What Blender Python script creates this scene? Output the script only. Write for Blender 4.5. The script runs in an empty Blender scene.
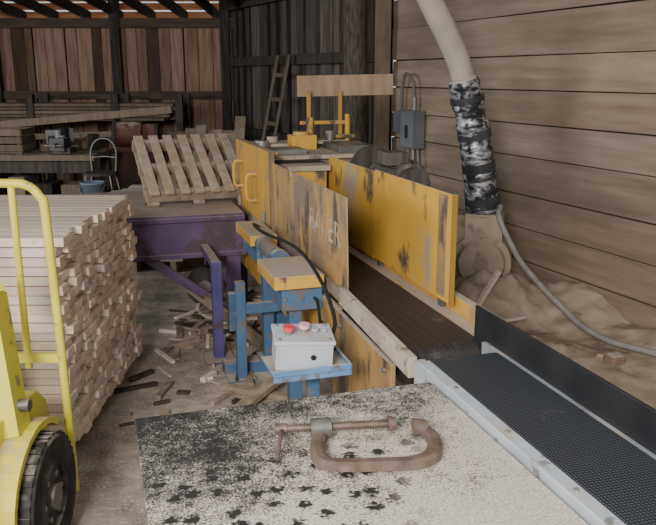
import bpy, math, random, bmesh
from mathutils import Vector, Matrix, Euler, noise as mn
random.seed(7)
R=random.random
def U(a,b): return a+(b-a)*random.random()
MROT=math.radians(17.0)
WROT=math.radians(22.7)
WX=3.696

# ------------------------------------------------------------ materials
def rgba(c): return (c[0],c[1],c[2],1)
def mat(name,c1,c2,scale=(1,1,1),ns=6,detail=6,rough=.75,metal=0,rust=None,rust_t=.58,rust_s=5,
        rust2=None,rust2_t=.62,dust=0,dustcol=(.44,.365,.285),bump=.15,contrast=.25,spec=.3,soft=.03,pscale=(1,1,1)):
    m=bpy.data.materials.new(name); m.use_nodes=True
    nt=m.node_tree; N=nt.nodes; L=nt.links
    p=N['Principled BSDF']
    tc=N.new('ShaderNodeTexCoord'); mp=N.new('ShaderNodeMapping'); mp.inputs['Scale'].default_value=scale
    L.new(tc.outputs['Object'],mp.inputs['Vector'])
    no=N.new('ShaderNodeTexNoise'); no.inputs['Scale'].default_value=ns; no.inputs['Detail'].default_value=detail
    L.new(mp.outputs[0],no.inputs['Vector'])
    cr=N.new('ShaderNodeValToRGB'); e=cr.color_ramp.elements
    e[0].position=.5-contrast; e[1].position=.5+contrast; e[0].color=rgba(c1); e[1].color=rgba(c2)
    L.new(no.outputs['Fac'],cr.inputs[0])
    at=N.new('ShaderNodeAttribute'); at.attribute_name='tint'
    mx=N.new('ShaderNodeMix'); mx.data_type='RGBA'; mx.blend_type='MULTIPLY'; mx.inputs[0].default_value=1
    L.new(cr.outputs[0],mx.inputs[6]); L.new(at.outputs['Color'],mx.inputs[7])
    col=mx.outputs[2]
    def patch(col,c,t,s,w):
        n2=N.new('ShaderNodeTexNoise'); n2.inputs['Scale'].default_value=s; n2.inputs['Detail'].default_value=9
        n2.inputs['Roughness'].default_value=.62
        m2=N.new('ShaderNodeMapping'); m2.inputs['Location'].default_value=(w,w*2,w*3); m2.inputs['Scale'].default_value=pscale
        L.new(tc.outputs['Object'],m2.inputs[0]); L.new(m2.outputs[0],n2.inputs['Vector'])
        mr=N.new('ShaderNodeMapRange'); mr.inputs['From Min'].default_value=t-soft; mr.inputs['From Max'].default_value=t+soft
        L.new(n2.outputs['Fac'],mr.inputs['Value'])
        x=N.new('ShaderNodeMix'); x.data_type='RGBA'; x.inputs[7].default_value=rgba(c)
        L.new(mr.outputs[0],x.inputs[0]); L.new(col,x.inputs[6]); return x.outputs[2]
    if rust: col=patch(col,rust,rust_t,rust_s,3.1)
    if rust2: col=patch(col,rust2,rust2_t,rust_s*1.7,7.7)
    if dust>0:
        g=N.new('ShaderNodeNewGeometry'); sp=N.new('ShaderNodeSeparateXYZ'); L.new(g.outputs['Normal'],sp.inputs[0])
        mr=N.new('ShaderNodeMapRange'); mr.inputs['From Min'].default_value=.35; mr.inputs['From Max'].default_value=.85
        L.new(sp.outputs['Z'],mr.inputs['Value'])
        n3=N.new('ShaderNodeTexNoise'); n3.inputs['Scale'].default_value=9; n3.inputs['Detail'].default_value=10
        L.new(tc.outputs['Object'],n3.inputs['Vector'])
        r3=N.new('ShaderNodeMapRange'); r3.inputs['From Min'].default_value=.62-.45*dust; r3.inputs['From Max'].default_value=.8-.4*dust
        L.new(n3.outputs['Fac'],r3.inputs['Value'])
        mu=N.new('ShaderNodeMath'); mu.operation='MULTIPLY'; L.new(mr.outputs[0],mu.inputs[0]); L.new(r3.outputs[0],mu.inputs[1])
        x=N.new('ShaderNodeMix'); x.data_type='RGBA'; x.inputs[7].default_value=rgba(dustcol)
        L.new(mu.outputs[0],x.inputs[0]); L.new(col,x.inputs[6]); col=x.outputs[2]
    L.new(col,p.inputs['Base Color'])
    p.inputs['Roughness'].default_value=rough; p.inputs['Metallic'].default_value=metal
    p.inputs['Specular IOR Level'].default_value=spec
    if bump>0:
        b=N.new('ShaderNodeBump'); b.inputs['Strength'].default_value=bump; b.inputs['Distance'].default_value=.02
        L.new(no.outputs['Fac'],b.inputs['Height']); L.new(b.outputs[0],p.inputs['Normal'])
    return m

M={}
M['wallR']=mat('sawn_board_dusty',(.225,.17,.125),(.385,.30,.225),scale=(3,.30,3.5),ns=5,detail=10,rough=.92,contrast=.26,rust=(.20,.15,.11),rust_t=.59,rust_s=1.3,bump=.35,soft=.12,pscale=(1,.5,1.5),spec=.1)
M['dark']=mat('weathered_dark_board',(.028,.024,.021),(.098,.083,.072),scale=(6,6,.6),ns=4,rough=.9,bump=.3)
M['bark']=mat('bark',(.03,.024,.02),(.15,.12,.095),scale=(5,5,1.2),ns=7,rough=.95,bump=.9)
M['backw']=mat('back_wall_board',(.15,.095,.07),(.36,.23,.165),scale=(5,5,.5),ns=4,rough=.9,bump=.2)
M['beam']=mat('old_beam',(.05,.037,.028),(.13,.095,.07),scale=(.6,4,4),ns=5,rough=.9)
M['eave']=mat('eave_plank',(.62,.24,.11),(.78,.38,.20),scale=(.5,5,5),ns=4,rough=.8)
M['ceil']=mat('roof_deck',(.05,.035,.028),(.12,.08,.055),scale=(.6,5,5),ns=4,rough=.9)
M['lumber']=mat('fresh_lumber',(.64,.51,.40),(.88,.77,.66),scale=(.5,7,7),ns=6,rough=.75,contrast=.3,bump=.1,rust=(.50,.38,.28),rust_t=.66,rust_s=9)
M['plank']=mat('tan_plank',(.29,.215,.145),(.48,.37,.27),scale=(4,4,1),ns=5,rough=.85,dust=.4)
M['yellow']=mat('yellow_paint',(.60,.51,.045),(.74,.64,.09),ns=5,rough=.42,spec=.5,rust=(.30,.26,.10),rust_t=.63,rust_s=9,bump=.02,dust=.2)
M['orange']=mat('orange_paint',(.46,.24,.04),(.62,.335,.06),ns=3,rough=.6,rust=(.12,.08,.055),rust_t=.62,rust_s=5,rust2=(.33,.22,.12),rust2_t=.56,bump=.03,dust=.8,pscale=(1,1,.45),soft=.04)
M['orangeR']=mat('orange_paint_bright',(.50,.275,.04),(.68,.385,.06),ns=3,rough=.6,rust=(.36,.28,.19),rust_t=.60,rust_s=3.2,rust2=(.09,.07,.055),rust2_t=.605,bump=.03,dust=.9,soft=.04,pscale=(1,1,.6))
M['orangeW']=mat('orange_paint_worn',(.22,.14,.075),(.48,.27,.085),ns=5,scale=(1,1,.5),rough=.6,rust=(.24,.17,.12),rust_t=.53,rust_s=5,rust2=(.10,.075,.06),rust2_t=.58,bump=.04,dust=.8,pscale=(1,1,.4),soft=.05)
M['blue']=mat('blue_paint',(.045,.095,.175),(.085,.16,.27),ns=6,rough=.55,rust=(.15,.13,.12),rust_t=.55,rust_s=9,dust=.8)
M['ltblue']=mat('galvanised_rail',(.34,.36,.38),(.49,.52,.54),ns=8,rough=.55,rust=(.20,.19,.18),rust_t=.62,rust_s=12,dust=.3)
M['cream']=mat('cream_rail',(.38,.31,.24),(.54,.46,.37),ns=8,rough=.7,rust=(.22,.16,.12),rust_t=.58,rust_s=10)
M['purple']=mat('purple_paint',(.08,.05,.10),(.14,.085,.165),ns=5,rough=.6,dust=1.0,dustcol=(.36,.295,.25),rust=(.08,.055,.065),rust_t=.56)
M['tyre']=mat('tyre_rubber',(.02,.02,.02),(.06,.055,.05),ns=20,rough=.8,dust=.5)
M['black']=mat('black_steel',(.010,.010,.012),(.024,.024,.026),ns=8,rough=.42,spec=.5,bump=.02)
M['steel']=mat('dull_steel',(.20,.19,.18),(.35,.33,.31),ns=9,rough=.45,metal=.5,dust=.5)
M['grey']=mat('grey_enamel',(.42,.44,.48),(.55,.57,.60),ns=7,rough=.45,dust=.25,spec=.5)
M['clamp']=mat('rusty_iron',(.12,.085,.065),(.28,.20,.155),ns=25,rough=.5,metal=.4,bump=.2)
M['red']=mat('red_plastic',(.65,.05,.08),(.75,.08,.11),ns=5,rough=.35,bump=0)
M['pink']=mat('pink_plastic',(.75,.35,.40),(.80,.42,.46),ns=5,rough=.4,bump=0)
M['white']=mat('worn_white',(.36,.35,.33),(.50,.48,.46),ns=9,rough=.6)
M['tape']=mat('duct_tape',(.03,.03,.033),(.52,.52,.54),scale=(2,2,5),ns=6,rough=.32,metal=.35,contrast=.12,bump=.8,rust=(.035,.035,.04),rust_t=.54,rust_s=9)
M['blacktape']=mat('black_tape',(.014,.014,.016),(.07,.07,.075),ns=10,rough=.35,bump=.4)
M['pipe']=mat('dusty_pipe',(.37,.315,.255),(.52,.45,.37),ns=6,rough=.7,dust=.5)
M['hose']=mat('grey_hose',(.20,.19,.18),(.33,.31,.29),ns=12,rough=.7)
M['dustheap']=mat('sawdust',(.32,.25,.18),(.50,.41,.31),ns=7,detail=14,rough=1,bump=.9,contrast=.2,rust=(.24,.19,.14),rust_t=.60,rust_s=3.5,soft=.05,spec=.05)
M['dusty']=mat('dusty_housing',(.30,.24,.175),(.46,.37,.28),ns=6,rough=.95,dust=1,rust=(.18,.14,.11),rust_t=.62,soft=.06)
M['darkred']=mat('dark_red_paint',(.12,.05,.04),(.19,.08,.06),ns=5,rough=.6,dust=.5)
M['bucket']=mat('blue_grey_plastic',(.13,.16,.22),(.18,.22,.29),ns=5,rough=.5)
M['cable']=mat('black_cable',(.01,.01,.01),(.03,.03,.03),ns=5,rough=.5,bump=0)

def table_mat():
    m=bpy.data.materials.new('black_sheet_with_sawdust'); m.use_nodes=True
    nt=m.node_tree;N=nt.nodes;L=nt.links;p=N['Principled BSDF']
    tc=N.new('ShaderNodeTexCoord'); sp=N.new('ShaderNodeSeparateXYZ'); L.new(tc.outputs['Object'],sp.inputs[0])
    def math_(op,a,b):
        n=N.new('ShaderNodeMath'); n.operation=op
        for i,x in enumerate((a,b)):
            if isinstance(x,(int,float)): n.inputs[i].default_value=x
            elif x is not None: L.new(x,n.inputs[i])
        return n.outputs[0]
    def noise(s,d,r=.5):
        n=N.new('ShaderNodeTexNoise'); n.inputs['Scale'].default_value=s; n.inputs['Detail'].default_value=d; n.inputs['Roughness'].default_value=r
        L.new(tc.outputs['Object'],n.inputs['Vector']); return n.outputs['Fac']
    big=noise(6,4); fine=noise(190,4,.8); mid=noise(38,5,.7)
    gx=math_('MULTIPLY',sp.outputs['X'],.62); gy=math_('MULTIPLY',math_('SUBTRACT',2.0,sp.outputs['Y']),.95)
    a=math_('ADD',gx,gy); a=math_('ADD',a,math_('MULTIPLY',math_('SUBTRACT',big,.5),1.3))
    a=math_('ADD',a,math_('MULTIPLY',math_('SUBTRACT',fine,.5),2.6)); a=math_('ADD',a,math_('MULTIPLY',math_('SUBTRACT',mid,.5),1.3))
    mr=N.new('ShaderNodeMapRange'); mr.inputs['From Min'].default_value=.20; mr.inputs['From Max'].default_value=.72; L.new(a,mr.inputs['Value'])
    dn=noise(85,3)
    vo=N.new('ShaderNodeTexVoronoi'); vo.inputs['Scale'].default_value=14.5; vo.inputs['Randomness'].default_value=.8; vo.voronoi_dimensions='2D'; L.new(tc.outputs['Object'],vo.inputs['Vector'])
    d=math_('ADD',vo.outputs['Distance'],math_('MULTIPLY',math_('SUBTRACT',dn,.5),.9))
    sr=N.new('ShaderNodeMapRange'); sr.inputs['From Min'].default_value=.15; sr.inputs['From Max'].default_value=.30; L.new(d,sr.inputs['Value'])
    b1=N.new('ShaderNodeMapRange'); b1.inputs['From Min'].default_value=1.66; b1.inputs['From Max'].default_value=1.74; L.new(sp.outputs['Y'],b1.inputs['Value'])
    b2=N.new('ShaderNodeMapRange'); b2.inputs['From Min'].default_value=.66; b2.inputs['From Max'].default_value=.78
    L.new(math_('ADD',sp.outputs['X'],math_('MULTIPLY',math_('SUBTRACT',sp.outputs['Y'],1.6),-.5)),b2.inputs['Value'])
    keep=math_('MAXIMUM',sr.outputs[0],math_('MAXIMUM',b1.outputs[0],b2.outputs[0]))
    cov=math_('MULTIPLY',mr.outputs[0],keep)
    cr=N.new('ShaderNodeValToRGB'); cr.color_ramp.elements[0].color=(.27,.23,.18,1); cr.color_ramp.elements[1].color=(.70,.62,.51,1)
    cr.color_ramp.elements[0].position=.34; cr.color_ramp.elements[1].position=.60; L.new(fine,cr.inputs[0])
    x=N.new('ShaderNodeMix'); x.data_type='RGBA'; x.inputs[6].default_value=(.026,.024,.023,1); L.new(cov,x.inputs[0]); L.new(cr.outputs[0],x.inputs[7])
    L.new(x.outputs[2],p.inputs['Base Color'])
    r=N.new('ShaderNodeMapRange'); r.inputs['To Min'].default_value=.6; r.inputs['To Max'].default_value=1; L.new(cov,r.inputs['Value']); L.new(r.outputs[0],p.inputs['Roughness'])
    b=N.new('ShaderNodeBump'); b.inputs['Strength'].default_value=.6; b.inputs['Distance'].default_value=.006; L.new(cov,b.inputs['Height']); L.new(b.outputs[0],p.inputs['Normal'])
    return m
M['tabletop']=table_mat()

def floor_mat():
    m=bpy.data.materials.new('dusty_concrete_floor'); m.use_nodes=True
    nt=m.node_tree;N=nt.nodes;L=nt.links;p=N['Principled BSDF']
    tc=N.new('ShaderNodeTexCoord')
    def ns(s,d,sc=(1,1,1)):
        mp=N.new('ShaderNodeMapping'); mp.inputs['Scale'].default_value=sc; L.new(tc.outputs['Object'],mp.inputs[0])
        n=N.new('ShaderNodeTexNoise'); n.inputs['Scale'].default_value=s; n.inputs['Detail'].default_value=d; L.new(mp.outputs[0],n.inputs['Vector']); return n.outputs['Fac']
    a=ns(1.6,10); b=ns(9,12); c=ns(70,4)
    cr=N.new('ShaderNodeValToRGB'); e=cr.color_ramp.elements; e[0].position=.35; e[1].position=.60
    e[0].color=(.29,.25,.21,1); e[1].color=(.53,.46,.38,1); L.new(a,cr.inputs[0])
    cr2=N.new('ShaderNodeValToRGB'); e=cr2.color_ramp.elements; e[0].position=.3; e[1].position=.7; e[0].color=(.6,.58,.56,1); e[1].color=(1.15,1.12,1.08,1); L.new(b,cr2.inputs[0])
    x=N.new('ShaderNodeMix'); x.data_type='RGBA'; x.blend_type='MULTIPLY'; x.inputs[0].default_value=1; L.new(cr.outputs[0],x.inputs[6]); L.new(cr2.outputs[0],x.inputs[7])
    mr=N.new('ShaderNodeMapRange'); mr.inputs['From Min'].default_value=.56; mr.inputs['From Max'].default_value=.68; L.new(c,mr.inputs['Value'])
    y=N.new('ShaderNodeMix'); y.data_type='RGBA'; y.inputs[7].default_value=(.62,.53,.41,1); L.new(mr.outputs[0],y.inputs[0]); L.new(x.outputs[2],y.inputs[6])
    L.new(y.outputs[2],p.inputs['Base Color']); p.inputs['Roughness'].default_value=.9
    bp=N.new('ShaderNodeBump'); bp.inputs['Strength'].default_value=.5; bp.inputs['Distance'].default_value=.03; L.new(b,bp.inputs['Height']); L.new(bp.outputs[0],p.inputs['Normal'])
    return m
M['floor']=floor_mat()

def belt_mat(name,c1,c2,dots):
    m=bpy.data.materials.new(name); m.use_nodes=True
    nt=m.node_tree;N=nt.nodes;L=nt.links;p=N['Principled BSDF']
    tc=N.new('ShaderNodeTexCoord'); mp=N.new('ShaderNodeMapping'); L.new(tc.outputs['Object'],mp.inputs[0])
    mp.inputs['Scale'].default_value=(150,.6,1) if not dots else (60,60,60)
    cr=N.new('ShaderNodeValToRGB'); cr.color_ramp.elements[0].color=rgba(c1); cr.color_ramp.elements[1].color=rgba(c2)
    if dots:
        v=N.new('ShaderNodeTexVoronoi'); v.inputs['Scale'].default_value=1.7; v.inputs['Randomness'].default_value=0; L.new(mp.outputs[0],v.inputs['Vector'])
        cr.color_ramp.elements[0].position=.15; cr.color_ramp.elements[1].position=.5; L.new(v.outputs['Distance'],cr.inputs[0]); h=v.outputs['Distance']
    else:
        v=N.new('ShaderNodeTexNoise'); v.inputs['Scale'].default_value=1; v.inputs['Detail'].default_value=2; L.new(mp.outputs[0],v.inputs['Vector'])
        cr.color_ramp.elements[0].position=.3; cr.color_ramp.elements[1].position=.75; L.new(v.outputs['Fac'],cr.inputs[0]); h=v.outputs['Fac']
    col=cr.outputs[0]
    n=N.new('ShaderNodeTexNoise'); n.inputs['Scale'].default_value=5; n.inputs['Detail'].default_value=12; n.inputs['Roughness'].default_value=.75; L.new(tc.outputs['Object'],n.inputs['Vector'])
    mr=N.new('ShaderNodeMapRange'); mr.inputs['From Min'].default_value=.58; mr.inputs['From Max'].default_value=1.0; L.new(n.outputs['Fac'],mr.inputs['Value'])
    x=N.new('ShaderNodeMix'); x.data_type='RGBA'; x.inputs[7].default_value=(.30,.26,.22,1); L.new(mr.outputs[0],x.inputs[0]); L.new(col,x.inputs[6])
    L.new(x.outputs[2],p.inputs['Base Color']); p.inputs['Roughness'].default_value=.55
    p.inputs['Specular IOR Level'].default_value=.35
    if dots:
        b=N.new('ShaderNodeBump'); b.inputs['Strength'].default_value=.5; b.inputs['Distance'].default_value=.002; L.new(h,b.inputs['Height']); L.new(b.outputs[0],p.inputs['Normal'])
    return m
M['beltbrown']=belt_mat('dark_rubber_feed_belt',(.022,.019,.018),(.050,.040,.036),False)
M['beltblack']=belt_mat('black_pebbled_belt',(.095,.10,.11),(.018,.019,.022),True)

# ------------------------------------------------------------ builder
def catmull(pts,k=6):
    P=[Vector(p) for p in pts]; P=[P[0]*2-P[1]]+P+[P[-1]*2-P[-2]]; out=[]
    for i in range(1,len(P)-2):
        for j in range(k):
            t=j/k; a,b,c,d=P[i-1:i+3]
            out.append(.5*((2*b)+(c-a)*t+(2*a-5*b+4*c-d)*t*t+(3*b-a-3*c+d)*t**3))
    out.append(P[-2]); return out
class B:
    def __init__(s,name): s.name=name;s.v=[];s.f=[];s.m=[];s.t=[];s.mats=[];s.sm=[]
    def add(s,vs,fs,mt,tint=1.0,smooth=False):
        o=len(s.v); s.v+= [tuple(v) for v in vs]
        if mt not in s.mats: s.mats.append(mt)
        k=s.mats.index(mt)
        if isinstance(tint,(int,float)): tint=(tint,)*3
        for f in fs: s.f.append([i+o for i in f]); s.m.append(k); s.t.append(tint); s.sm.append(smooth)
    def box(s,c,size,mt,rot=(0,0,0),tint=1.0,taper=1.0):
        c=Vector(c); r=rot if isinstance(rot,Matrix) else Euler(rot).to_matrix()
        vs=[]
        for z in (-.5,.5):
            k=taper if z>0 else 1
            for x,y in ((-.5,-.5),(.5,-.5),(.5,.5),(-.5,.5)):
                vs.append(c+r@Vector((x*size[0]*k,y*size[1]*k,z*size[2])))
        s.add(vs,[(3,2,1,0),(4,5,6,7),(0,1,5,4),(1,2,6,5),(2,3,7,6),(3,0,4,7)],mt,tint)
    def lim(s,x0,x1,y0,y1,z0,z1,mt,tint=1.0): s.box(((x0+x1)/2,(y0+y1)/2,(z0+z1)/2),(abs(x1-x0),abs(y1-y0),abs(z1-z0)),mt,tint=tint)
    def beam(s,p0,p1,w,h,mt,tint=1.0):
        p0=Vector(p0);p1=Vector(p1); d=(p1-p0); l=d.length; d.normalize()
        up=Vector((0,0,1)) if abs(d.z)<.95 else Vector((0,1,0))
        x=d.cross(up).normalized(); z=x.cross(d).normalized()
        r=Matrix((x,d,z)).transposed()
        s.box((p0+p1)/2,(w,l,h),mt,rot=r,tint=tint)
    def cyl(s,p0,p1,r,mt,r2=None,n=20,tint=1.0,smooth=True):
        p0=Vector(p0);p1=Vector(p1); d=(p1-p0).normalized(); r2=r if r2 is None else r2
        up=Vector((0,0,1)) if abs(d.z)<.9 else Vector((1,0,0))
        x=d.cross(up).normalized(); y=x.cross(d)
        vs=[]
        for p,rr in ((p0,r),(p1,r2)):
            for i in range(n):
                a=2*math.pi*i/n; vs.append(p+(x*math.cos(a)+y*math.sin(a))*rr)
        s.add(vs,[(i,i+n,(i+1)%n+n,(i+1)%n) for i in range(n)],mt,tint,smooth)
        s.add(vs,[list(range(n)),list(range(2*n-1,n-1,-1))],mt,tint)
    def tube(s,pts,r,mt,n=10,tint=1.0,k=6,smooth=True):
        P=catmull(pts,k) if k>1 else [Vector(p) for p in pts]
        vs=[];prev=None
        for i,p in enumerate(P):
            d=(P[min(i+1,len(P)-1)]-P[max(i-1,0)]).normalized()
            if prev is None:
                up=Vector((0,0,1)) if abs(d.z)<.9 else Vector((1,0,0)); x=d.cross(up).normalized()
            else: x=(prev-d*prev.dot(d)).normalized()
            prev=x; y=d.cross(x)
            rr=r(i/(len(P)-1)) if callable(r) else r
            for j in range(n):
                a=2*math.pi*j/n; vs.append(p+(x*math.cos(a)+y*math.sin(a))*rr)
        fs=[]
        for i in range(len(P)-1):
            for j in range(n): fs.append((i*n+j,i*n+(j+1)%n,(i+1)*n+(j+1)%n,(i+1)*n+j))
        s.add(vs,fs,mt,tint,smooth); m=len(vs)
        s.add(vs,[list(range(n-1,-1,-1)),list(range(m-n,m))],mt,tint)
    def prism(s,poly,axis,a,b,mt,tint=1.0):
        n=len(poly); vs=[]
        for h in (a,b):
            for q in poly:
                vs.append({'x':(h,q[0],q[1]),'y':(q[0],h,q[1]),'z':(q[0],q[1],h)}[axis])
        fs=[list(range(n)),list(range(2*n-1,n-1,-1))]+[(i,i+n,(i+1)%n+n,(i+1)%n) for i in range(n)]
        s.add(vs,fs,mt,tint)
    def done(s,rz=0,bevel=0,parent=None,loc=(0,0,0)):
        me=bpy.data.meshes.new(s.name); me.from_pydata(s.v,[],s.f)
        for k in s.mats: me.materials.append(M[k])
        ca=me.color_attributes.new('tint','FLOAT_COLOR','CORNER')
        for i,p in enumerate(me.polygons):
            p.material_index=s.m[i]; p.use_smooth=s.sm[i]
            for li in p.loop_indices: ca.data[li].color=(*s.t[i],1)
        bm=bmesh.new(); bm.from_mesh(me); bmesh.ops.recalc_face_normals(bm,faces=bm.faces); bm.to_mesh(me); bm.free()
        ob=bpy.data.objects.new(s.name,me); bpy.context.collection.objects.link(ob)
        ob.rotation_euler=(0,0,rz); ob.location=loc
        if bevel:
            md=ob.modifiers.new('bevel','BEVEL'); md.width=bevel; md.segments=2; md.limit_method='ANGLE'; md.angle_limit=math.radians(50)
        if parent: ob.parent=parent
        return ob
def empty(name,rz=0,loc=(0,0,0)):
    e=bpy.data.objects.new(name,None); bpy.context.collection.objects.link(e); e.rotation_euler=(0,0,rz); e.location=loc; return e
def T(s=.15): v=1+U(-s,s); return (v,v*U(.97,1.02),v*U(.93,1.03))

# ------------------------------------------------------------ room shell
b=B('floor'); b.lim(-16,9,-6,17,-.12,0,'floor'); b.done()

b=B('wall_right')
z=0
while z<3.2:
    h=U(.25,.31); y=-1.0
    cuts=[3.44+U(-.02,.02),7.15]
    for c in cuts:
        dx=U(-.006,.008)
        b.box((WX+.024+dx,(y+c)/2,z+h/2),(.035,c-y-.006,h-.008),'wallR',tint=T(.13),rot=(U(-.002,.002),U(-.03,.03),0)); y=c
    z+=h
b.lim(WX+.050,WX+.06,-1,7.15,0,3.2,'dark')
for yy in (0.2,1.8,3.45,5.2,7.0): b.lim(WX+.06,WX+.16,yy-.05,yy+.05,0,3.2,'beam')
b.done(rz=WROT,bevel=.004)

p0=Vector((.62,8.10,0)); p1=Vector((-1.50,12.05,0)); d=(p1-p0); Ld=d.length; d.normalize(); nrm=Vector((d.y,-d.x,0))
ang=math.atan2(d.y,d.x)
b=B('wall_right_rear'); s=0
while s<Ld:
    w=U(.10,.19); c=p0+d*(s+w/2)+nrm*U(0,.03)
    t=random.choice([.4,.6,.9,1,1.3,1.7,2.2]); 
    b.box((c.x,c.y,1.6),(w-.006,.025,3.2),'dark',rot=(0,U(-.008,.008),ang),tint=(t,t*.97,t*.94)); s+=w
for zz in (.9,1.9,2.7):
    a=p0+nrm*-.06; e=p1+nrm*-.06
    b.beam((a.x,a.y,zz),(e.x,e.y,zz),.08,.12,'dark')
c=(p0+p1)/2+nrm*.05; b.box((c.x,c.y,1.6),(Ld,.02,3.2),'dark',rot=(0,0,ang),tint=.4)
b.done()

b=B('wall_back'); x=-7.5
while x<-1.3:
    w=U(.13,.24); t=random.choice([.3,.6,.85,1,1.1,1.25,1.4]); g=.008 if R()<.8 else .025
    b.lim(x,x+w-g,12.0,12.03,0 if R()<.9 else .05,2.50,'backw',tint=(t,t*U(.93,1.02),t*U(.9,1.08))); x+=w
b.lim(-7.5,-1.3,11.9,12.0,2.40,2.54,'beam')
b.lim(-7.5,-1.3,11.93,12.0,1.35,1.47,'beam')
for xx in (-6.9,-5.05,-3.2,-1.55): b.lim(xx-.07,xx+.07,11.86,11.99,0,2.85,'dark',tint=.8)
b.lim(-7.5,-1.3,12.06,12.09,0,2.45,'dark',tint=.35)
b.done()
b=B('trim_eave')
b.lim(-7.5,-1.3,12.35,12.38,2.55,2.665,'eave'); b.lim(-7.5,-1.3,12.55,12.58,2.705,2.81,'eave',tint=.9); b.lim(-7.5,-1.3,12.75,12.78,2.85,3.1,'eave',tint=.7)
b.done()
b=B('wall_left'); y=6.5
while y<12:
    w=U(.14,.22); t=random.choice([.5,.8,1]); b.lim(-7.53,-7.5,y,y+w-.01,0,3.1,'backw',tint=t); y+=w
b.done()
b=B('ceiling'); y=2.6
while y<12.6:
    b.lim(-7.8,3.6,y,y+.24,3.14,3.165,'ceil',tint=T(.2)); y+=.25
b.done()
b=B('roof_rafters')
for i in range(14):
    x=-7.2+i*.5
    b.beam((x,12.35,2.60),(x-.35,8.5,3.06),.06,.13,'beam',tint=.6)
b.lim(-7.8,3.4,6.9,7.08,2.98,3.14,'beam')
b.done()

b=B('bark_post')
vs=[];n=18;hh=16
for i in range(hh+1):
    for j in range(n):
        a=2*math.pi*j/n; z=i*3.13/hh; r=.125+.018*mn.noise(Vector((math.cos(a)*2,math.sin(a)*2,z*2)))
        vs.append((.28+r*math.cos(a)+.012*math.sin(z*2),7.95+r*math.sin(a),z))
b.add(vs,[(i*n+j,i*n+(j+1)%n,(i+1)*n+(j+1)%n,(i+1)*n+j) for i in range(hh) for j in range(n)]+[list(range(hh*n,hh*n+n))],'bark',smooth=True)
b.done()
b=B('corner_timber'); b.box((.545,7.93,1.565),(.16,.10,3.13),'plank',rot=(0,0,.1),tint=(.42,.40,.39)); b.done(bevel=.006)

# ------------------------------------------------------------ lumber stack
b=B('lumber_stack')
for yy in (3.2,3.72,4.2): b.lim(-3.1,-1.2,yy-.045,yy+.045,0,.09,'plank',tint=.7)
rows=23; rh=.0415
for i in range(rows):
    y=3.10+U(-.012,.012); z=.09+i*rh
    while y<4.30:
        w=random.choice([.088,.088,.092,.07])
        t=U(.76,1.06); end=-1.13+random.choice([0,0,.006,-.010,-.022,.014,-.035])+.010*math.sin(i*.9)
        b.lim(-3.2+U(-.05,.05),end,y,y+w-.004,z,z+rh-.004,'lumber',tint=(t,t*U(.94,1.0),t*U(.88,.99)))
        y+=w
b.done(bevel=.002)

# ------------------------------------------------------------ lift truck
b=B('yellow_lift_truck')
def ringwheel(cx,cy,cz,r,w):
    prof=[(.50,.5),(.62,.36),(.80,.42),(.94,.5),(1.0,.40),(1.0,-.40),(.94,-.5),(.80,-.42),(.62,-.36),(.50,-.5)]
    n=36;vs=[]
    for i in range(n):
        a=2*math.pi*i/n
        for k,h in prof: vs.append((cx+h*w,cy+math.cos(a)*r*k,cz+math.sin(a)*r*k))
    q=len(prof); b.add(vs,[(i*q+j,i*q+(j+1)%q,((i+1)%n)*q+(j+1)%q,((i+1)%n)*q+j) for i in range(n) for j in range(q)],'tyre',smooth=False)
    for i in range(n):
        a=2*math.pi*i/n
        b.box((cx,cy+math.cos(a)*r*1.0,cz+math.sin(a)*r*1.0),(w*.86,.018,.012),'tyre',rot=(a-math.pi/2,0,0),tint=.9)
    b.cyl((cx-w*.3,cy,cz),(cx+w*.3,cy,cz),r*.55,'tyre',tint=2.2)
    b.cyl((cx+w*.3,cy,cz),(cx+w*.55,cy,cz),r*.2,'steel',tint=.6)
    for i in range(6):
        a=i*math.pi/3; b.cyl((cx+w*.3,cy+.36*r*math.cos(a),cz+.36*r*math.sin(a)),(cx+w*.42,cy+.36*r*math.cos(a),cz+.36*r*math.sin(a)),.011,'steel',n=6)
ringwheel(-1.02,2.44,.240,.225,.10)
ringwheel(-1.95,2.44,.240,.225,.10)
poly=[(1.35,.22)]+[(2.44-.25*math.cos(a),.235+.25*math.sin(a)) for a in [math.radians(x) for x in (0,20,40,60,80,100,120,140,160,180)]]+[(2.74,.235),(2.74,.48),(2.66,.55),(2.3,.575),(1.9,.53),(1.35,.53)]
b.prism(poly,'x',-1.90,-1.095,'yellow')
for sx,ex in ((-1.12,-1.005),(-1.98,-1.865)):
    arc=[(2.44-.262*math.cos(a),.235+.262*math.sin(a)) for a in [math.radians(x) for x in range(10,136,12)]]
    arc2=[(2.44-.285*math.cos(a),.235+.285*math.sin(a)) for a in [math.radians(x) for x in range(10,136,12)]][::-1]
    b.prism(arc+arc2,'x',sx,ex,'yellow')
for x0,sg in ((-1.07,-1),(-1.91,1)):
    b.beam((x0,2.40,.50),(x0+sg*.09,2.52,.97),.06,.10,'yellow')
    b.beam((x0+sg*.09,2.52,.95),(x0+sg*.17,2.58,1.06),.06,.10,'yellow')
    b.cyl((x0-.045,2.42,.60),(x0+.045,2.42,.60),.022,'steel',n=10,tint=.5)
b.box((-1.5,2.45,.70),(.5,.35,.3),'yellow',tint=.9)
b.tube([(-1.3,2.4,.86),(-1.3,2.2,.95),(-1.3,1.9,1.0)],.012,'black')
y=2.72; X0=-1.015
b.tube([(X0+.01,y,.10),(X0+.005,y,.6),(X0-.01,y,1.20),(X0-.025,y,1.275),(X0-.07,y,1.318),(X0-.16,y,1.325),(-1.5,y,1.325),(-1.80,y,1.325),(-1.90,y,1.318),(-1.95,y,1.275),(-1.97,y,1.20),(-1.97,y,.6),(-1.97,y,.10)],.0165,'yellow',k=5)
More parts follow.
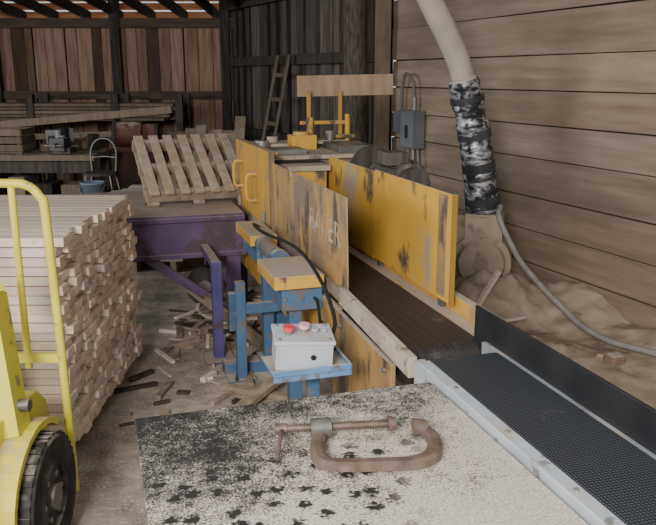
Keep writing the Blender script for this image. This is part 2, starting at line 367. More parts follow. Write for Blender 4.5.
for x in (X0-.125,-1.38,-1.6,-1.84): b.cyl((x,y,.62),(x,y,1.32),.013,'yellow')
b.beam((-1.97,y,.66),(X0,y,.66),.025,.035,'yellow')
b.beam((-1.97,y,.18),(X0+.005,y,.18),.04,.08,'yellow')
for x in (-1.75,-1.2): b.lim(x-.05,x+.05,2.72,3.06,.10,.14,'steel',tint=.5)
for x in (-1.75,-1.2): b.cyl((x-.03,3.0,.05),(x+.03,3.0,.05),.05,'tyre')
b.lim(-1.094,-1.090,2.0,2.12,.40,.47,'white')
b.done(bevel=.004)

# ------------------------------------------------------------ foreground table with clamp
b=B('outfeed_table')
b.lim(.055,.945,.75,2.01,.752,.78,'tabletop')
b.lim(.08,.92,.78,1.98,.69,.752,'steel',tint=.4)
for x in (.12,.88):
    for y in (.85,1.9): b.lim(x-.03,x+.03,y-.03,y+.03,0,.69,'steel',tint=.5)
b.lim(.12,.88,1.87,1.93,.2,.25,'steel',tint=.5); b.lim(.12,.88,.82,.88,.2,.25,'steel',tint=.5)
b.done(rz=MROT,bevel=.003)

b=B('c_clamp'); z=.80
path=[(-.016,1.842,z),(-.022,1.80,z),(-.026,1.72,z),(-.012,1.665,z),(.03,1.650,z),(.12,1.652,z),(.20,1.660,z),(.25,1.69,z),(.268,1.745,z),(.266,1.80,z),(.250,1.838,z)]
P=catmull(path,5)
vs=[]
for i,p in enumerate(P):
    d=(P[min(i+1,len(P)-1)]-P[max(i-1,0)]).normalized(); x=Vector((d.y,-d.x,0))
    w=.015+.006*math.sin(math.pi*i/(len(P)-1))
    for a,h in ((-w,-.010),(-w,.004),(-w*.45,.010),(w*.45,.010),(w,.004),(w,-.010)): vs.append(p+x*a+Vector((0,0,h)))
fs=[(i*6+j,i*6+(j+1)%6,(i+1)*6+(j+1)%6,(i+1)*6+j) for i in range(len(P)-1) for j in range(6)]+[[0,1,2,3,4,5],[len(vs)-1-i for i in range(6)]]
b.add(vs,fs,'clamp',smooth=False)
b.cyl((-.045,1.815,z+.012),(.008,1.821,z+.012),.025,'clamp',n=16,tint=(.75,1.0,1.15))
b.cyl((.258,1.833,z+.008),(.222,1.829,z+.008),.018,'clamp',r2=.024,n=16)
a=Vector((-.125,1.806,z+.014)); e=Vector((.165,1.838,z+.014)); dd=(e-a).normalized()
b.cyl(a,e,.0085,'clamp',n=12,tint=1.2)
i=0.0; LL=(e-a).length
while i<LL-.01:
    q=a+dd*i; b.cyl(q,q+dd*.003,.0112,'clamp',n=12,tint=.8); i+=.0062
b.cyl(e-dd*.008,e+dd*.012,.020,'clamp',r2=.016,n=16)
b.cyl(a-dd*.012,a+dd*.018,.014,'clamp',n=12)
b.tube([(-.120,1.835,z-.008),(-.119,1.80,z+.014),(-.122,1.73,z+.008),(-.125,1.69,z-.010)],.006,'clamp')
b.cyl((-.120,1.83,z-.010),(-.120,1.842,z-.010),.009,'clamp',n=10)
b.done(loc=(0,0,-.0005))

# ------------------------------------------------------------ outfeed conveyor
b=B('outfeed_conveyor')
b.lim(.957,.992,.7,2.16,.70,.795,'ltblue'); b.lim(1.245,1.262,.7,2.24,.70,.80,'ltblue',tint=.6)
b.lim(.957,.998,.7,2.13,.793,.800,'ltblue',tint=1.1)
for yy in (1.0,1.3,1.6,1.9): b.cyl((.978,yy,.800),(.978,yy,.804),.007,'steel',n=6)
pr=[(2.12+.04*math.sin(a),.762+.04*math.cos(a)) for a in [math.radians(x) for x in range(0,181,15)]]
b.prism([(.7,.802)]+pr+[(.7,.722)],'x',1.0,1.243,'beltblack')
b.cyl((.99,2.12,.762),(1.25,2.12,.762),.02,'steel')
b.lim(1.262,1.272,.7,2.33,.745,.907,'black'); b.lim(1.262,1.31,.7,2.33,.735,.745,'black')
for y in (.85,1.95):
    for x in (.976,1.253): b.lim(x-.017,x+.017,y-.025,y+.025,0,.70,'ltblue',tint=.6)
    b.lim(.97,1.26,y-.02,y+.02,.25,.29,'ltblue',tint=.5)
b.done(rz=MROT,bevel=.002)

# ------------------------------------------------------------ band resaw
saw=empty('band_resaw',MROT)
b=B('frame')
b.lim(1.36,1.40,2.36,5.5,.42,.83,'orange'); b.lim(.955,.985,3.0,5.5,.40,.72,'orange')
b.prism([(2.36,.36),(3.05,.30),(3.05,.72),(2.36,.70)],'x',.955,.975,'orangeW',tint=1.15)
for y,t in ((2.36,.5),(3.3,.5),(4.4,.5),(5.4,.5)): b.lim(.985,1.36,y,y+.05,.42,.50,'orange',tint=t)
for y in (2.6,4.2,5.4):
    for x in (.99,1.37): b.lim(x-.03,x+.03,y-.035,y+.035,0,.42,'orange' if y<3 else 'blue',tint=.8)
b.beam((.965,2.19,.755),(.985,3.02,.775),.03,.075,'cream'); b.beam((.985,3.02,.775),(.99,5.4,.77),.02,.05,'cream',tint=.6)
b.lim(1.29,1.36,2.40,5.4,.735,.765,'orange',tint=.9)
for yy in (2.5,2.8): b.cyl((.945,yy,.55),(.957,yy,.55),.014,'steel',n=6)
for yy in (2.42,2.95): b.cyl((.945,yy,.66),(.957,yy,.66),.010,'steel',n=6)
b.beam((.96,2.4,.40),(.96,3.0,.36),.012,.05,'orangeW',tint=.7)
b.done(parent=saw,bevel=.003)
b=B('feed_belt')
pr=[(2.33-.065*math.sin(a),.705+.065*math.cos(a)) for a in [math.radians(x) for x in range(0,181,10)]]
b.prism([(5.3,.770)]+pr+[(5.3,.640)],'x',1.0,1.288,'beltbrown')
b.cyl((.985,2.33,.705),(1.31,2.33,.705),.018,'steel')
b.done(parent=saw)
b=B('side_doors')
b.box((.992,3.645,.967),(.006,1.37,.485),'orangeW',rot=(0,-.02,0),tint=1.2)
b.lim(.98,1.0,4.34,4.40,.70,1.27,'orangeW',tint=.6)
b.lim(.985,.992,4.40,5.5,.71,1.255,'orange'); b.lim(.985,1.03,4.38,5.5,1.25,1.262,'orange')
for yy,zz in ((5.25,1.04),(4.80,1.0)):
    b.tube([(.985,yy,zz-.085),(.93,yy,zz-.08),(.92,yy,zz),(.93,yy,zz+.08),(.985,yy,zz+.085)],.011,'orangeR')
for yy in (4.55,5.35): b.cyl((.975,yy,.80),(.975,yy,.88),.012,'steel')
for yy in (3.1,3.5,3.9,4.25):
    for zz in (.76,1.17): b.cyl((.984,yy,zz),(.990,yy,zz),.008,'steel',n=8,tint=.6)
b.done(parent=saw,bevel=.001)
b=B('blade_guard_panel')
b.lim(1.33,1.338,2.66,3.55,.80,1.247,'orangeR'); b.lim(1.332,1.340,3.553,4.34,.79,1.237,'orangeR',tint=.92)
b.lim(1.324,1.342,2.655,2.670,.80,1.25,'orangeR',tint=.45)
b.lim(1.3275,1.3305,2.72,2.80,.82,1.24,'orangeW'); 
for yy in (2.78,3.5,4.1): b.lim(1.338,1.36,yy-.02,yy+.02,.70,1.2,'steel',tint=.5)
b.done(parent=saw,bevel=.001)
b=B('saw_head')
b.lim(1.0,1.34,4.42,5.5,.76,1.19,'dark',tint=.8)
b.lim(.99,1.80,4.62,5.52,1.19,1.215,'dusty',tint=1.1); b.lim(1.36,1.78,4.66,5.48,.62,1.19,'dusty',tint=.5)
b.lim(1.40,1.76,4.70,5.45,0,.62,'dark')
b.lim(1.02,1.80,5.2,5.5,1.215,1.24,'pipe'); b.lim(1.05,1.30,4.70,4.95,1.215,1.245,'steel',tint=.8); b.lim(1.52,1.76,4.72,5.1,1.215,1.26,'steel',tint=.6)
b.cyl((1.10,5.15,1.215),(1.10,5.15,1.27),.05,'steel'); b.cyl((1.22,5.35,1.24),(1.22,5.35,1.28),.04,'dusty')
b.lim(1.08,1.30,4.28,4.42,.93,1.16,'orangeR'); b.lim(1.06,1.32,4.26,4.44,1.16,1.19,'dusty')
b.lim(1.10,1.28,4.20,4.28,.78,.95,'steel',tint=.4)
b.lim(1.28,1.45,5.00,5.14,1.215,1.31,'orangeR'); b.cyl((1.36,5.08,1.31),(1.36,5.08,1.33),.055,'orangeR')
for x in (1.45,1.68): b.lim(x-.012,x+.012,5.19,5.22,1.215,1.60,'orange',tint=.8)
b.lim(1.38,1.74,5.175,5.19,1.37,1.395,'orangeR',tint=.9); b.lim(1.62,1.76,5.11,5.21,1.28,1.30,'orangeR',tint=.8)
b.cyl((1.72,5.16,1.22),(1.72,5.16,1.44),.018,'orangeR'); b.cyl((1.45,5.16,1.30),(1.45,5.16,1.42),.022,'orangeR')
b.lim(1.40,1.70,5.10,5.30,1.24,1.265,'dusty')
b.cyl((1.58,5.12,1.265),(1.58,5.12,1.33),.035,'steel',tint=.7)
b.box((1.73,5.245,1.635),(.68,.045,.145),'plank',rot=(0,-.02,-.22),tint=(.80,.70,.62))
b.done(parent=saw,bevel=.003)
b=B('infeed_steps')
for (x0,x1,y0,y1,z0) in ((.725,.955,3.18,3.56,.83),(.80,.955,4.10,4.56,.83)):
    b.lim(x0,x1,y0,y1,z0-.012,z0,'orangeR'); b.lim(x0,x1,y0,y0+.008,z0-.06,z0-.012,'orangeR'); b.lim(x0,x0+.008,y0+.008,y1,z0-.06,z0-.012,'orangeR')
    b.lim(x0+.04,x1,y0+.03,y1-.03,z0-.17,z0-.06,'blue',tint=1.2)
    b.lim(x0+.08,x0+.14,y0+.06,y0+.12,.07,z0-.17,'blue'); b.lim(x0-.16,x1+.1,y0+.04,y0+.15,0,.07,'blue')
    b.beam((x0+.09,y0+.09,.30),(.955,y0+.09,.55),.03,.04,'blue',tint=.8)
    for q in (.05,.13): b.cyl((x0+q,y0+.02,z0-.11),(x0+q,y0+.03,z0-.11),.010,'steel',n=6)
    b.lim(x0+.05,x0+.17,y0+.03,y0+.15,.07,.085,'blue')
b.cyl((.86,3.66,.80),(.86,4.0,.80),.042,'steel',tint=1.2); b.cyl((.86,3.63,.80),(.86,3.67,.80),.05,'blue'); b.cyl((.86,3.99,.80),(.86,4.03,.80),.05,'blue'); b.cyl((.86,4.03,.80),(.86,4.12,.80),.012,'steel')
b.lim(.83,.955,3.70,3.74,.70,.76,'blue'); b.lim(.83,.955,3.93,3.97,.70,.76,'blue')
b.beam((.74,4.08,.42),(.955,4.08,.42),.04,.06,'blue'); b.lim(.70,.755,4.05,4.105,0,.58,'blue'); b.lim(.64,.80,4.02,4.14,0,.012,'blue')
b.lim(.66,.70,4.05,4.10,.30,.52,'blue',tint=.7)
b.lim(.84,.93,3.05,3.15,.45,.60,'steel',tint=.6); b.cyl((.885,3.04,.52),(.885,2.98,.52),.028,'steel',tint=.9)
b.tube([(.885,3.0,.55),(.87,2.95,.64),(.90,3.10,.72),(.93,3.3,.70)],.007,'cable')
b.done(parent=saw,bevel=.003)
cu=bpy.data.curves.new('lettering','FONT'); cu.body='BAKER'; cu.size=.155; cu.extrude=.0006; cu.space_character=1.1
to=bpy.data.objects.new('tmp',cu); bpy.context.collection.objects.link(to)
bpy.context.view_layer.update()
me=bpy.data.meshes.new_from_object(to); bpy.data.objects.remove(to)
lt=bpy.data.objects.new('lettering',me); bpy.context.collection.objects.link(lt); me.materials.clear()
M['letters']=mat('faded_white_letters',(.40,.34,.27),(.55,.49,.41),ns=20,rough=.7,rust=(.35,.22,.11),rust_t=.50,rust_s=14,bump=0,soft=.06)
ca=me.color_attributes.new('tint','FLOAT_COLOR','CORNER')
for q in ca.data: q.color=(1,1,1,1)
me.materials.append(M['letters'])
lt.parent=saw; lt.matrix_local=Matrix.Translation((.9868,3.54,.975))@Matrix(((0,0,-1,0),(-1,0,0,0),(0,1,0,0),(0,0,0,1)))

b=B('electric_motor')
X,Y0,Z=1.60,3.72,1.14
b.cyl((X,Y0,Z),(X,Y0+.36,Z),.11,'dark',tint=1.6); b.cyl((X,Y0-.05,Z),(X,Y0,Z),.09,'dark'); b.cyl((X,Y0+.36,Z),(X,Y0+.43,Z),.05,'steel',tint=.5)
for i in range(16):
    a=i*math.pi/8; b.box((X+.115*math.cos(a),Y0+.18,Z+.115*math.sin(a)),(.02,.32,.006),'dark',rot=(0,-a,0),tint=1.2)
b.lim(X-.1,X+.1,Y0+.06,Y0+.32,Z-.18,Z-.10,'dark',tint=1.2); b.lim(X-.15,X+.15,Y0,Y0+.40,Z-.22,Z-.18,'steel',tint=.5)
for x in (X-.12,X+.12):
    for y in (Y0+.03,Y0+.37): b.lim(x-.02,x+.02,y-.02,y+.02,0,Z-.22,'steel',tint=.5)
b.box((X-.06,Y0+.12,Z+.13),(.12,.15,.07),'dark',tint=1.5)
b.cyl((X-.02,Y0+.52,Z+.02),(X-.02,Y0+.56,Z+.02),.14,'dark',tint=1.0); b.cyl((X,Y0+.42,Z),(X-.02,Y0+.52,Z+.02),.03,'steel')
b.done(rz=MROT,bevel=.003)

# ------------------------------------------------------------ control box stand
b=B('control_box_stand')
cx,cy=.675,2.53; dz=-.034
b.lim(cx-.13,cx+.16,cy-.10,cy+.11,.700+dz,.712+dz,'blue',tint=1.5); b.lim(cx-.13,cx+.16,cy-.10,cy-.09,.685+dz,.730+dz,'blue',tint=1.8); b.lim(cx+.15,cx+.16,cy-.10,cy+.11,.685+dz,.73+dz,'blue',tint=1.8)
rr=Euler((.10,.05,-.14)).to_matrix()
b.box((cx,cy,.768+dz),(.205,.15,.10),'grey',rot=rr); b.box((cx+.002,cy-.005,.824+dz),(.218,.162,.014),'grey',rot=rr,tint=1.06)
for dx,dy in ((-.09,-.06),(.09,-.06),(-.09,.06),(.09,.06)): 
    q=Vector((cx,cy,.768+dz))+rr@Vector((dx,dy,.062)); b.cyl(q,q+Vector((0,0,.006)),.006,'steel',n=8)
def knob(dx,dy,h,r,m_):
    q=Vector((cx,cy,.768+dz))+rr@Vector((dx,dy,.062)); u=rr@Vector((0,0,1)); b.cyl(q,q+u*h*.5,r*.7,'steel'); b.cyl(q+u*h*.5,q+u*h,r,m_)
knob(-.055,-.01,.032,.021,'red'); knob(.005,.015,.030,.020,'pink'); knob(.045,.01,.014,.014,'white'); knob(.08,.01,.012,.010,'white')
b.cyl((cx+.02,cy-.078,.76+dz),(cx+.02,cy-.084,.76+dz),.010,'cable',n=10)
b.lim(cx+.02,cx+.065,cy-.01,cy+.035,.07,.700+dz,'blue'); b.lim(cx-.22,cx+.12,cy-.02,cy+.045,0,.07,'blue'); b.lim(cx+.01,cx+.075,cy-.2,cy+.24,0,.07,'blue')
b.tube([(cx+.10,cy+.0,.76),(cx+.15,cy+.08,.80),(cx+.16,cy+.3,.90),(.86,3.3,.93),(.80,3.75,.92),(.86,4.3,.86),(.95,4.35,.80)],.008,'cable')
b.tube([(cx+.10,cy+.04,.74),(cx+.17,cy+.12,.66),(cx+.20,cy+.35,.58),(.93,3.15,.62)],.007,'cable')
b.done(rz=MROT,bevel=.003)

# ------------------------------------------------------------ purple table
b=B('purple_roll_case')
b.lim(-.85,.93,4.95,6.15,.795,.815,'purple'); b.lim(-.85,.93,4.95,5.0,.53,.795,'purple'); b.lim(-.85,.93,4.93,4.95,.77,.80,'purple'); b.lim(-.85,.93,4.93,4.95,.53,.56,'purple')
b.lim(-.85,.93,6.1,6.15,.6,.795,'purple'); b.lim(.88,.93,5.0,6.1,.62,.795,'purple',tint=.8)
for x in (.85,-.75):
    for y in (4.99,6.08): b.lim(x-.045,x+.045,y-.045,y+.045,0,.55 if y<5.5 else .6,'purple')
b.beam((.83,5.0,.12),(.22,5.0,.58),.05,.06,'purple'); b.beam((.85,5.0,.3),(.85,6.08,.3),.04,.06,'purple')
b.beam((-.70,5.0,.18),(-.25,5.0,.58),.05,.06,'purple')
b.lim(.80,.92,4.92,5.06,0,.015,'purple')
b.done(rz=MROT,bevel=.003)
b=B('purple_stand')
b.lim(.62,.68,4.40,4.46,0,.62,'purple',tint=(.7,.9,1.3)); b.lim(.56,.74,4.33,4.53,0,.015,'purple'); b.beam((.65,4.43,.6),(.65,4.92,.6),.05,.05,'purple')
b.done(rz=MROT,bevel=.003)

def pallet(name,w,l,loc,rot,slats=8,tt=1.0,props=None):
    b=B(name)
    for y in (-l/2+.05,0,l/2-.05): b.box((0,y,.045),(w,.045,.08),'plank',tint=.75*tt)
    for i in range(slats):
        x=-w/2+.05+i*(w-.1)/(slats-1)
        t=T(.12); b.box((x,0,.095),(.066,l,.018),'plank',tint=(t[0]*tt,t[1]*tt,t[2]*tt),rot=(0,0,U(-.015,.015))) 
    for x in (-w/2+.05,0,w/2-.05): b.box((x,0,-.004),(.08,l,.018),'plank',tint=.8*tt)
    if props:
        Ri=Euler(rot).to_matrix().inverted()
        for x in (-w/2+.08,w/2-.08):
            top=Vector((x,l/2-.10,-.01)); wz=(Euler(rot).to_matrix()@top).z+loc[2]-props
            b.beam(top,top+Ri@Vector((0,0,-wz)),.04,.06,'plank',tint=.6)
    o=b.done(bevel=.002); o.location=loc; o.rotation_euler=rot; return o
pallet('wooden_pallet',.74,.70,(-1.02,5.60,1.003),(math.radians(30),0,math.radians(22)),7,.95,props=.817)
pallet('wooden_pallet',.95,.8,(-1.45,7.9,.40),(math.radians(55),0,.3),7,.6)

# ------------------------------------------------------------ dust collection
b=B('dust_extraction_pipe')
p=[(1.13,5.48,.74),(1.09,5.46,1.0),(1.02,5.43,1.35),(.935,5.40,1.67)]
b.tube(p,lambda t:.122-.018*t+.006*math.sin(t*40)+.004*math.sin(t*93),'tape',n=20,k=14)
b.tube([(1.13,5.48,.74),(1.118,5.475,.86)],.126,'blacktape',n=20,k=4)
for q,w_ in (((1.035,5.44,1.30),.03),((1.085,5.457,1.04),.06),((.97,5.41,1.54),.02)):
    b.tube([Vector(q)-Vector((-.20*w_,-.07*w_,w_)),Vector(q)+Vector((-.20*w_,-.07*w_,w_))],.119,'blacktape',n=20,k=2)
b.tube([(.950,5.407,1.62),(.90,5.38,1.78),(.80,5.32,1.97),(.67,5.24,2.18),(.42,5.06,2.62),(.14,4.86,3.13)],.082,'pipe',n=20,k=8)
b.cyl((.945,5.402,1.63),(.925,5.395,1.69),.10,'pipe')
b.done()
b=B('dust_blower')
b.cyl((1.11,5.36,.38),(1.17,5.60,.38),.215,'dusty',n=28); b.cyl((1.10,5.31,.38),(1.11,5.36,.38),.16,'dusty',r2=.18,n=24,tint=.95); b.cyl((1.095,5.29,.38),(1.10,5.31,.38),.05,'dusty',n=16,tint=.8)
for i in range(8):
    a=i*math.pi/4; b.cyl((1.105+.19*math.cos(a),5.355,.38+.19*math.sin(a)),(1.105+.19*math.cos(a),5.345,.38+.19*math.sin(a)),.012,'dusty',n=6,tint=.7)
b.box((1.15,5.48,.60),(.27,.24,.26),'dusty',rot=(0,0,-.28)); b.cyl((1.13,5.48,.72),(1.13,5.48,.735),.14,'dusty')
b.box((1.14,5.48,.05),(.5,.4,.10),'dusty',rot=(0,0,-.28)); b.box((1.14,5.48,.16),(.3,.26,.14),'dusty',rot=(0,0,-.28),tint=.7)
b.box((.99,5.56,.54),(.24,.18,.34),'dusty',rot=(0,0,-.28)); b.cyl((1.17,5.60,.38),(1.22,5.80,.38),.13,'dusty',tint=.6)
b.done(bevel=.006)
b=B('flexible_hose')
b.tube([(1.22,5.32,.80),(1.19,5.20,.74),(1.27,5.14,.56),(1.34,5.08,.44),(1.45,4.94,.31),(1.54,4.76,.22),(1.61,4.58,.16),(1.72,4.40,.125),(1.86,4.26,.12),(2.03,4.08,.12),(2.16,3.9,.12)],.020,'hose',n=12,k=10)
b.done()

b=B('sawdust_heap'); nx,ny=90,200; vs=[];x0,x1,y0,y1=1.93,WX-.004,1.6,7.0
for j in range(ny+1):
    for i in range(nx+1):
        x=x0+(x1-x0)*i/nx; y=y0+(y1-y0)*j/ny; t=(x-x0)/(x1-x0)
        f=min(1,(y-y0)/.8)*min(1,(y1-y)/.3)*min(1,i/8)
        q=mn.noise(Vector((x*1.5,y*1.5,0))); q2=mn.noise(Vector((x*7,y*7,3))); q3=mn.noise(Vector((x*2.2,y*1.1,9))); q4=mn.noise(Vector((x*22,y*22,1)))
        g=math.exp(-(((x-3.02)/.36)**2+((y-4.40)/.30)**2)/1.3)
        h=(.05+.20*t*t*(1+.5*q)+.05*q+.030*q2+.012*q4+max(0,q3)*.26*t)*(.45+.6*min(1,max(0,(y-3.2)/2.0)))+.20*g*(1+.5*q2)
        vs.append((x,y,max(-.01,h*f-.004)))
b.add(vs,[(j*(nx+1)+i,j*(nx+1)+i+1,(j+1)*(nx+1)+i+1,(j+1)*(nx+1)+i) for j in range(ny) for i in range(nx)],'dustheap',smooth=True)
b.done(rz=WROT)

# ------------------------------------------------------------ electrical gear on wall
b=B('electrical_disconnect_box')
b.lim(WX-.14,WX-.012,6.42,6.66,1.02,1.38,'grey',tint=.34); b.lim(WX-.15,WX-.14,6.43,6.65,1.04,1.36,'grey',tint=.42)
b.lim(WX-.10,WX-.012,6.74,6.90,1.15,1.36,'grey',tint=.32)
b.lim(WX-.17,WX-.15,6.5,6.53,1.12,1.24,'black')
b.cyl((WX-.06,6.54,.45),(WX-.06,6.54,1.02),.018,'steel'); b.cyl((WX-.06,6.54,1.38),(WX-.06,6.54,1.5),.018,'steel')
b.tube([(WX-.06,6.54,1.5),(WX-.07,6.58,1.66),(WX-.07,6.72,1.72),(WX-.06,6.80,1.60),(WX-.05,6.82,1.36)],.014,'hose',tint=.6)
b.tube([(WX-.06,6.46,1.02),(WX-.07,6.42,.85),(WX-.10,6.5,.7),(WX-.08,6.6,.85),(WX-.05,6.66,1.1)],.012,'hose',tint=.8)
b.done(rz=WROT,bevel=.004)

b=B('ladder')
for o in (0,.36):
    b.beam((-.85+o*-.45,9.55+o*.85,0),(-.48+o*-.45,9.75+o*.85,1.95),.035,.07,'plank',tint=.4)
for i in range(6):
    t=(i+.7)/6.5; x=-.85+.37*t; y=9.55+.2*t; b.beam((x,y,1.95*t),(x-.162,y+.306,1.95*t),.03,.05,'plank',tint=.4)
b.done()

# ------------------------------------------------------------ back-left corner
b=B('workbench')
b.lim(-5.6,-2.55,8.3,9.2,.80,.86,'plank',tint=.45); b.lim(-5.6,-2.55,8.4,9.1,.35,.38,'dark')
b.lim(-5.5,-2.6,8.36,8.40,.66,.80,'dark')
for x in (-5.5,-4.1,-2.65):
    for y in (8.4,9.1): b.lim(x-.05,x+.05,y-.05,y+.05,0,.80,'dark')
for i in range(9):
    x=-5.3+i*.3; h=U(.12,.25); b.box((x,8.7,.38+h/2),(U(.15,.25),.4,h),random.choice(['plank','dark','dark','steel']),tint=U(.3,.6))
b.done(bevel=.004)
b=B('bench_vise'); b.lim(-3.05,-2.85,8.45,8.65,.86,.93,'steel',tint=.4); b.box((-2.95,8.5,.98),(.12,.22,.10),'steel',tint=.4); b.cyl((-2.95,8.22,.97),(-2.95,8.5,.97),.02,'steel',tint=.5); b.cyl((-3.05,8.24,.97),(-2.85,8.24,.97),.008,'steel'); b.lim(-3.03,-2.87,8.33,8.37,.90,1.04,'steel',tint=.4); b.done(bevel=.004)
b=B('wooden_crate')
b.lim(-4.0,-3.4,8.5,8.9,.861,.88,'plank',tint=.35)
for i in range(3):
    z=.885+i*.085
    for y in (8.5,8.9): b.lim(-4.0,-3.4,y-.01,y+.01,z,z+.07,'plank',tint=U(.3,.5))
    for x in (-4.0,-3.4): b.lim(x-.01,x+.01,8.5,8.9,z,z+.07,'plank',tint=U(.3,.5))
for x in (-3.97,-3.43):
    for y in (8.53,8.87): b.lim(x-.02,x+.02,y-.02,y+.02,.861,1.13,'plank',tint=.35)
b.done()
b=B('tool_clutter')
for i in range(26):
    x=U(-5.4,-4.1) if i%2 else U(-3.3,-2.65)
    y=U(8.7,9.1); h=U(.05,.26); k=random.choice(['steel','dark','plank','dark','grey'])
    if R()<.5: b.box((x,y,.861+h/2),(U(.06,.2),U(.06,.15),h),k,rot=(0,0,U(0,3)),tint=U(.25,.6))
    else: b.cyl((x,y,.861),(x,y,.861+h),U(.03,.07),k,n=12,tint=U(.25,.6))
b.done(bevel=.003)
b=B('lumber_rack')
for x in (-5.4,-4.2,-3.0,-2.1): b.lim(x-.05,x+.05,10.9,11.0,0,1.45,'dark'); b.lim(x-.05,x+.05,11.5,11.6,0,1.45,'dark'); b.lim(x-.04,x+.04,10.9,11.6,1.0,1.08,'dark')
for i in range(5):
    for j in range(4):
        o=U(-.25,.25); b.lim(-5.3+o,-2.2+o*.6,10.93+j*.15,11.06+j*.15,1.08+i*.05,1.12+i*.05,'plank',tint=U(.35,.6))
b.beam((-5.2,10.88,.98),(-2.2,10.88,1.24),.03,.10,'plank',tint=.75)
b.beam((-4.6,10.84,.85),(-2.6,10.84,.92),.03,.08,'plank',tint=.6)
b.done()
b=B('metal_stool')
cx,cy=-2.32,7.75
for dx,dy in ((-.15,-.13),(.15,-.13),(-.15,.13),(.15,.13)): b.tube([(cx+dx*1.15,cy+dy*1.15,0),(cx+dx,cy+dy,.5),(cx+dx*.8,cy+dy*.8,.72)],.008,'white',k=3,tint=.6)
b.tube([(cx-.12,cy+.12,.72),(cx-.13,cy+.14,.95),(cx-.06,cy+.16,1.06),(cx+.06,cy+.16,1.06),(cx+.13,cy+.14,.95),(cx+.12,cy+.12,.72)],.007,'white',tint=.6)
b.tube([(cx-.125,cy+.13,.88),(cx,cy+.15,.89),(cx+.125,cy+.13,.88)],.006,'white',tint=.6)
b.cyl((cx,cy,.72),(cx,cy,.745),.16,'dark'); b.tube([(cx-.16,cy-.14,.3),(cx+.16,cy-.14,.3)],.008,'white',k=1); b.tube([(cx-.16,cy+.14,.3),(cx+.16,cy+.14,.3)],.008,'white',k=1)
b.done()
b=B('storage_crate')
b.lim(-2.75,-2.05,6.7,7.3,0,.02,'plank')
for i in range(5):
    z=.02+i*.095
    for y in (6.7,7.3): b.lim(-2.75,-2.05,y-.01,y+.01,z,z+.085,'plank',tint=T(.2))
    for x in (-2.75,-2.05): b.lim(x-.01,x+.01,6.71,7.29,z,z+.085,'plank',tint=T(.2))
b.lim(-2.76,-2.04,6.69,7.31,.49,.51,'plank')
b.done()
b=B('plastic_bucket')
n=24;pr=[(.0,.0),(.085,.0),(.108,.225),(.116,.225),(.116,.24),(.103,.24),(.08,.015),(0,.015)];vs=[]
for i in range(n):
    a=2*math.pi*i/n
    for r,z in pr: vs.append((-2.17+r*math.cos(a),6.98+r*math.sin(a),.511+z))
q=len(pr); b.add(vs,[(i*q+j,((i+1)%n)*q+j,((i+1)%n)*q+j+1,i*q+j+1) for i in range(n) for j in range(q-1)],'bucket',smooth=True)
b.tube([(-2.285,6.98,.73),(-2.26,6.90,.66),(-2.17,6.87,.63),(-2.08,6.90,.66),(-2.055,6.98,.73)],.004,'steel'); b.done()
b=B('plank_pile')
for i in range(6):
    for j in range(4): b.lim(-1.95+U(-.05,.05),-1.35+U(-.1,.1),6.55+j*.12,6.66+j*.12,.10+i*.105,.10+i*.105+.095,'lumber',tint=U(.55,.8))
b.lim(-1.85,-1.80,6.55,7.05,0,.1,'plank'); b.lim(-1.5,-1.45,6.55,7.05,0,.1,'plank')
b.done(loc=(.10,.0,0))
b=B('workshop_machine')
cx,cy=-2.45,9.9
b.lim(cx-.25,cx+.25,cy-.2,cy+.2,0,.75,'darkred',tint=.4); b.lim(cx-.3,cx+.3,cy-.22,cy+.22,.75,.82,'darkred',tint=.7); b.cyl((cx-.22,cy-.1,.98),(cx+.1,cy-.1,.98),.16,'darkred',n=20,tint=.8); b.lim(cx+.02,cx+.26,cy-.16,cy+.1,.82,1.1,'darkred',tint=.8); b.cyl((cx-.26,cy-.1,.98),(cx-.22,cy-.1,.98),.19,'dark')
b.cyl((cx+.26,cy-.1,1.0),(cx+.30,cy-.1,1.0),.11,'dark'); b.beam((cx-.2,cy-.23,.3),(cx+.2,cy-.23,.5),.02,.05,'dark')
b.done(bevel=.01)
b=B('leaning_boards')
for i in range(6):
    x=-2.10+i*.18; b.beam((x,9.6,0),(x+.06+U(-.05,.05),10.3,1.05+U(-.15,.15)),.14,.02,'plank',tint=U(.5,.85))
b.beam((-2.15,10.31,.95),(-1.15,10.31,.97),.06,.05,'plank',tint=.6); 
for x in (-2.12,-1.2): b.lim(x-.03,x+.03,10.30,10.36,0,.95,'plank',tint=.6)
b.done()

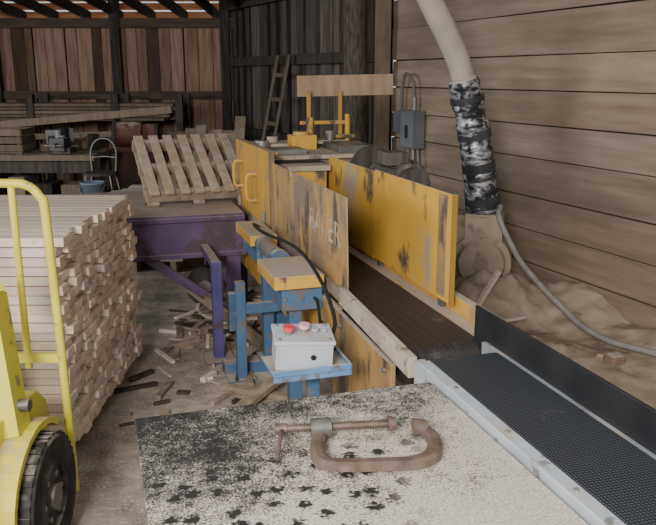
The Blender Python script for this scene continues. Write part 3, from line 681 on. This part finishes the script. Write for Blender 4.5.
# ------------------------------------------------------------ floor debris
b=B('scrap_wood')
for i in range(130):
    x=U(-1.08,-.34); y=U(3.5,5.9)
    if i%2==0: x=U(-1.05,-.45); y=U(4.6,5.9)
    l=U(.03,.26); a=U(0,3.14); w=U(.010,.045); h=U(.006,.028)
    b.box((x,y,h/2+.001),(l,w,h),random.choice(['plank','lumber','beam','plank']),rot=(0,0,a),tint=U(.5,1.0))
b.beam((-1.0,5.1,.30),(-.42,4.62,.03),.03,.07,'plank',tint=.6)
b.beam((-.60,3.95,.02),(-.1,3.75,.02),.05,.03,'plank',tint=.7); b.beam((-.48,3.6,.02),(-.22,4.0,.10),.07,.03,'plank',tint=.8)
b.done(bevel=.001)
b=B('scrap_stick'); b.beam((1.0,5.0,.12),(1.19,5.12,.38),.03,.03,'lumber',tint=.85); b.beam((1.30,4.8,.15),(1.02,4.66,.15),.03,.02,'lumber',tint=.7)
b.done()
b=B('stone_fragment'); b.box((1.66,4.14,.10),(.12,.09,.08),'dusty',rot=(.15,.1,.5),tint=(.8,.65,.6),taper=.75); b.box((1.60,4.2,.09),(.07,.06,.05),'dusty',rot=(.1,.3,.9),tint=(.8,.65,.6),taper=.7); b.done(bevel=.012)
b=B('dark_wheel_hub'); b.cyl((-.93,5.55,.15),(-.93,5.63,.15),.15,'dark',n=24); b.cyl((-.93,5.53,.15),(-.93,5.65,.15),.05,'steel'); b.done(bevel=.006)

# ------------------------------------------------------------ camera
cam=bpy.data.cameras.new('camera'); co=bpy.data.objects.new('camera',cam); bpy.context.collection.objects.link(co)
co.location=(0,0,1.7); co.rotation_euler=(math.radians(90-13.8),0,0)
cam.sensor_width=36; cam.lens=760/656*36; cam.clip_start=.05
bpy.context.scene.camera=co

# ------------------------------------------------------------ light
w=bpy.data.worlds.new('World'); bpy.context.scene.world=w; w.use_nodes=True
bg=w.node_tree.nodes['Background']; bg.inputs[0].default_value=(.88,.94,1.0,1); bg.inputs[1].default_value=.80
def area(name,loc,target,sx,sy,power,col):
    l=bpy.data.lights.new(name,'AREA'); l.shape='RECTANGLE'; l.size=sx; l.size_y=sy; l.energy=power; l.color=col
    o=bpy.data.objects.new(name,l); bpy.context.collection.objects.link(o); o.location=loc
    d=Vector(target)-Vector(loc); o.rotation_euler=d.to_track_quat('-Z','Y').to_euler(); return o
area('flash_like_key',(-1.2,-2.0,2.9),(.4,5,.5),1.6,1.2,390,(1,.985,.965))  # added soft key behind-left of the camera, flash-like; no doorway there
area('side_opening_daylight',(-7.2,4.0,2.4),(-1,6,.3),3.5,2.2,230,(.88,.94,1))

# square the whole building to the world axes (machine line along +Y)
bpy.context.view_layer.update()
RZ=Matrix.Rotation(-MROT,4,'Z')
for o in [o for o in bpy.context.scene.objects if o.parent is None]:
    o.matrix_world=RZ@o.matrix_world
